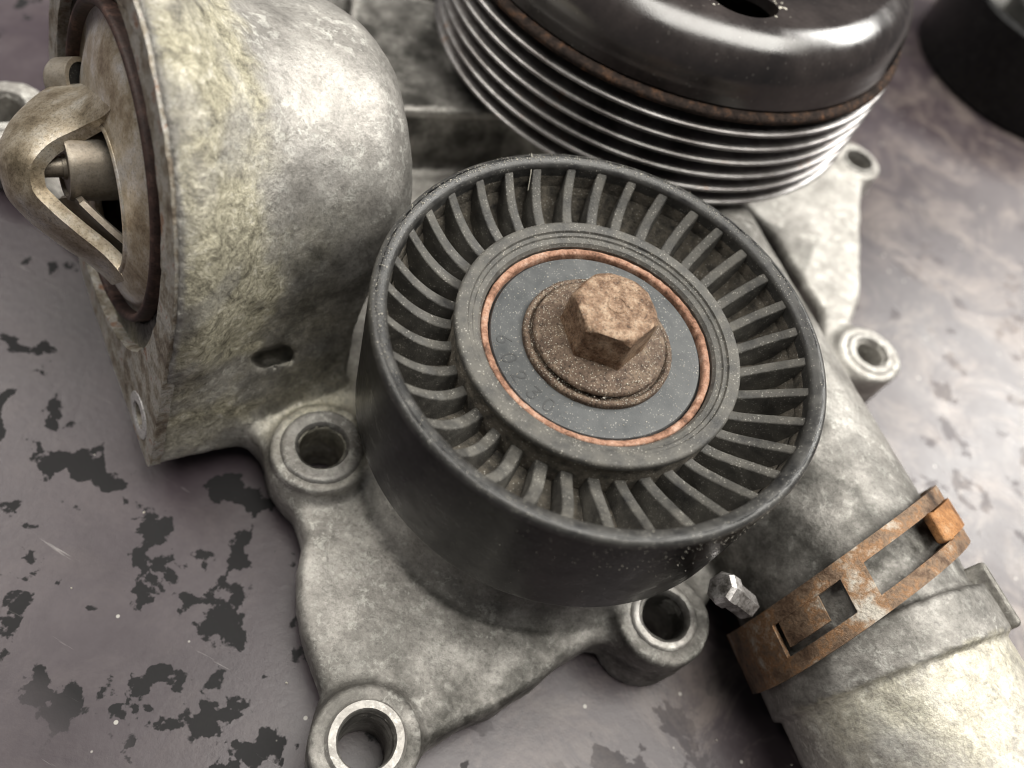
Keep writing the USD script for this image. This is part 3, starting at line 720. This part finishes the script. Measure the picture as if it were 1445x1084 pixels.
# grit crumbs caked on rim and hub
random.seed(8); rg = np.random.default_rng(8); gl = []
for k in range(2600):
    a = rg.uniform(0, 2 * np.pi); w_ = rg.random()
    if w_ < .26:
        r_, z_ = 36.7 + rg.normal(0, .45), -.06; a = rg.normal(2.6, 1.1)
    elif w_ < .5: r_, z_ = rg.uniform(20.3, 24.2), -3.62 if rg.random() < .6 else -4.3
    elif w_ < .62: r_, z_ = rg.uniform(13.2, 18), -6.2
    elif w_ < .80: r_, z_ = rg.uniform(11.2, 12.8), -5.05
    elif w_ < .88: r_, z_ = rg.uniform(8, 10.8), -3.75
    else:
        r_, z_ = 38.0, -abs(rg.normal(0, 7)) - .8
        a = rg.normal(-.7, .45)
    s_ = rg.uniform(.035, .10) * (1.5 if rg.random() < .08 else 1)
    t = trimesh.creation.icosahedron(); t.apply_scale(s_ * rg.uniform(.6, 1.3, 3)); t.apply_translation((r_ * math.cos(a), r_ * math.sin(a), z_)); gl.append(t)
rusty('grit', ((.3, (.25, .22, .18)), (.5, (.5, .47, .4)), (.7, (.7, .67, .6))), .5, 0, s=1.0, bump=.1)
obj('grit', gl, 'grit', idler, smooth=False, kind='stuff')

# ------------------------------------------------------------------ grooved pump pulley behind
pp = thing('pump_pulley', 'larger black domed pulley with shiny steel belt grooves at the back', 'pulley')
PC = np.array([-25.2, 110.2, 0])
TP = np.eye(4); TP[:3, 3] = PC
dome = [(52.6, -1.0), (55.0, -.6), (55.9, .2), (55.9, 1.5), (55.2, 2.3), (54.0, 3.0), (53.9, 5.0), (53.75, 5.6)] + arc(43.6, 6.2, 10.0, 2, 84, 16) + [(40, 16.0), (32, 14.6), (24, 14.2), (15, 14.2), (15, 12.4), (32, 12.8), (43, 13.4), (49.5, 9), (51, 0)]
dm = lathe(dome[5:], 200, M=TP)
import manifold3d as m3


def mf(t):
    t = t.copy(); t.merge_vertices()
    return m3.Manifold(m3.Mesh(np.asarray(t.vertices, np.float32), np.asarray(t.faces, np.uint32)))


holes = [m3.Manifold.cylinder(12, 6.0, 6.0, 40).scale((1.25, 1, 1)).rotate((0, 0, math.degrees(a) + 90)).translate((PC[0] + 37.5 * math.cos(a), PC[1] + 37.5 * math.sin(a), 8)) for a in np.radians(np.array([-61, 29, 119, 209]))]
try:
    dmf = mf(dm)
    for h in holes: dmf = dmf - h
    if dmf.is_empty() or dmf.num_tri() < 500: raise ValueError
    dm2 = dmf
except Exception as e:
    print('dome boolean failed', e); dm2 = dm
dp = obj('dome', dm2, 'black_paint', pp, smooth=30)
lipm = lathe([(52.6, .2), (54.9, .3), (55.5, .7), (55.6, 1.3), (55.5, 1.8), (55.0, 2.2), (54.05, 2.6), (53.0, 2.0)], 200, M=TP)
obj('rolled_lip', jitter(lipm, .12, .5, 4), 'rust_lip', pp, label='rust flecked lip under the dome')
obj('hub_plate', lathe([(0, 6), (44, 6), (44, 7.2), (0, 7.2)], 96, M=TP), 'black_gap', pp)
obj('groove_core', lathe([(40, -23), (51.0, -23), (51.0, 0), (40, 0)], 160, M=TP), 'black_gap', pp)
for k in range(6):
    z0 = -21.6 + k * 3.9
    t = lathe([(50.6, z0 - 1.6), (55.3, z0 - .55), (55.75, z0 - .35), (55.9, z0 - .05), (55.8, z0 + .22), (55.4, z0 + .5), (50.6, z0 + 1.6)], 240, M=TP)
    obj('groove_ridge', t, 'groove_steel', pp, smooth=60)
rc = np.random.default_rng(5); ch = []
for k in range(70):
    a = rc.uniform(0, 2 * np.pi); e_ = 1.0 + abs(rc.normal(0, .16))
    q = np.array([6.1 * 1.25 * e_ * math.cos(a), 6.1 * e_ * math.sin(a)]); b_ = math.radians(-61 + 90)
    x_ = PC[0] + 37.5 * math.cos(math.radians(-61)) + q[0] * math.cos(b_) - q[1] * math.sin(b_)
    y_ = PC[1] + 37.5 * math.sin(math.radians(-61)) + q[0] * math.sin(b_) + q[1] * math.cos(b_)
    rr_h = math.hypot(x_ - PC[0], y_ - PC[1])
    if rr_h > 43: continue
    t = trimesh.creation.icosahedron(); t.apply_scale(rc.uniform(.15, .55) * rc.uniform(.5, 1.3, 3) * np.array([1, 1, .25]))
    t.apply_translation((x_, y_, 16.0 if rr_h > 40 else 14.6 + 1.4 * max(0, (rr_h - 32) / 8))); ch.append(t)
obj('paint_chips', ch, 'grit', pp, smooth=False, kind='stuff')
hub_stub = lathe([(0, 12), (10, 12), (10, 16.5), (9, 17), (0, 17)], 48, M=TP)
obj('hub_boss', hub_stub, 'dark_steel', pp)

def m3_box(a, b, c, r):
    h = m3.Manifold.batch_hull([m3.Manifold.sphere(r, 12).translate((x * (a / 2 - r), y * (b / 2 - r), z * (c / 2 - r))) for x in (-1, 1) for y in (-1, 1) for z in (-1, 1)]).to_mesh()
    return trimesh.Trimesh(h.vert_properties[:, :3], h.tri_verts, process=False)


# ------------------------------------------------------------------ rusty spring clip round the hose neck
clip = thing('hose_clip', 'rusty spring steel clip with slots wrapped over the hose neck', 'hose clip')
RC = 24.1


def clip_pt(phi, v, r):
    """phi: angle over the neck (0 = far right side, 90 = top, 180 = near left); v: across the band"""
    s = 43.5 - 6.8 * math.cos(phi) + v
    return TA + TD * s + TN * (r * math.cos(phi)) + np.array([0, 0, 1.]) * (r * math.sin(phi))


def band(ph0, ph1, v0, v1, r=RC, th=1.0, n=24, mv=4):
    V_, F_ = [], []
    for ph in np.radians(np.linspace(ph0, ph1, n)):
        row = [clip_pt(ph, v, r + th) for v in np.linspace(v0, v1, mv)] + [clip_pt(ph, v, r) for v in np.linspace(v1, v0, mv)]
        V_ += row
    m_ = 2 * mv
    for i_ in range(n - 1):
        for a in range(m_):
            b = (a + 1) % m_
            F_ += [(i_ * m_ + a, i_ * m_ + b, (i_ + 1) * m_ + b), (i_ * m_ + a, (i_ + 1) * m_ + b, (i_ + 1) * m_ + a)]
    for a in range(1, m_ - 1): F_ += [(0, a + 1, a), ((n - 1) * m_, (n - 1) * m_ + a, (n - 1) * m_ + a + 1)]
    t = trimesh.Trimesh(np.array(V_), np.array(F_), process=False)
    if t.volume < 0: t.invert()
    return t


B = 5.9
pieces = [band(-12, 205, -B, -B + 2.9), band(-12, 205, B - 2.9, B),
          band(117, 128, -B + 2.8, B - 2.8), band(163, 205, -B + 2.8, B - 2.8), band(139, 160, -B + 2.8, 1.6, r=RC - .15, th=.7), band(-12, 14, -B + 2.8, B - 2.8)]
um = None
for t in pieces:
    q = mf(t); um = q if um is None else um + q
a_ = um.to_mesh(); bt_ = trimesh.Trimesh(a_.vert_properties[:, :3], a_.tri_verts, process=False)
obj('band', bt_ if len(a_.tri_verts) > 200 else pieces, 'rust_clip', clip, smooth=30)
obj('tongue', band(4, 76, -2.75, 2.75, r=RC + .4, th=1.2), 'rust_orange', clip, label='bright orange rusty tongue folded over the band')
tb = m3_box(3.2, 5.6, 2.0, .5)
p0 = clip_pt(math.radians(76), 0, RC + .7)
rad_ = TN * math.cos(math.radians(76)) + np.array([0, 0, 1.]) * math.sin(math.radians(76))
tang = np.cross(TD, rad_)
tb.apply_transform(frame(p0, tang, TD, rad_)); obj('hook', tb, 'rust_orange', clip, smooth=False)
# raised lug on the collar
lug = [m3.Manifold.sphere(.9, 16).translate(tuple(q)) for q in
       [TA + TD * s + TN * (r_ * math.cos(a)) + np.array([0, 0, r_ * math.sin(a)]) for s in (50, 60.4) for r_ in (20, 24.4) for a in np.radians([-8, 8, 24, 40, 52])]]
lg = m3.Manifold.batch_hull(lug).refine_to_length(.7).to_mesh(); lgv = lg.vert_properties[:, :3]
obj('collar_lug', trimesh.Trimesh(lgv, lg.tri_verts, process=False), 'cast_aluminium', housing, normals=vnormals(np.asarray(lgv, float), np.asarray(lg.tri_verts)), prim=np.tile([.1, .6, .2], (len(lgv), 1)))

# ------------------------------------------------------------------ loose black pulley, upper right, on the bench
lp = thing('loose_pulley', 'plain smooth black pulley lying on the bench in the upper right corner', 'pulley')
TL = np.eye(4); TL[:3, 3] = (98.0, 278.0, 0)
z0, z1 = BENCH + .2, -32.0
obj('outer_rim', lathe([(42, z0), (44.2, z0), (45.0, z0 + .8), (45.0, z1 - 1)] + arc(44, z1 - 1, 1, 0, 90, 5) + [(42.4, z1), (42.0, z1 - .5)], 160, M=TL), 'black_plastic', lp)
obj('web_floor', lathe([(0, -48), (42.1, -50), (42.1, -46), (0, -46)], 96, M=TL), 'dusty_plastic', lp)
obj('hub', lathe([(14, -50), (22, -50), (22, -35), (21, -34), (14, -34)], 96, M=TL), 'worn_plastic', lp)

# ------------------------------------------------------------------ crumbs on the bench
rg = np.random.default_rng(21); cr = []
for k in range(90):
    x, y = rg.uniform(-130, 130), rg.uniform(-95, 230)
    t = trimesh.creation.icosahedron(); t.apply_scale(rg.uniform(.10, .30) * rg.uniform(.5, 1.3, 3)); t.apply_translation((x, y, BENCH + .1)); cr.append(t)
tag(obj('crumbs', cr, 'grit', smooth=False), 'scattered pale metal and dirt crumbs on the dark bench top', 'crumbs', kind='stuff')
# a fine fibre lying over the rim's edge
fb = tube(np.array([(-26.6, 26.4, .25), (-25.9, 25.6, -.3), (-25.0, 24.0, -2.0), (-24.2, 22.6, -4.5)]), .08, 6)
tag(obj('fibre', fb, 'grit'), 'thin pale fibre hanging over the idler rim at the back', 'fibre')
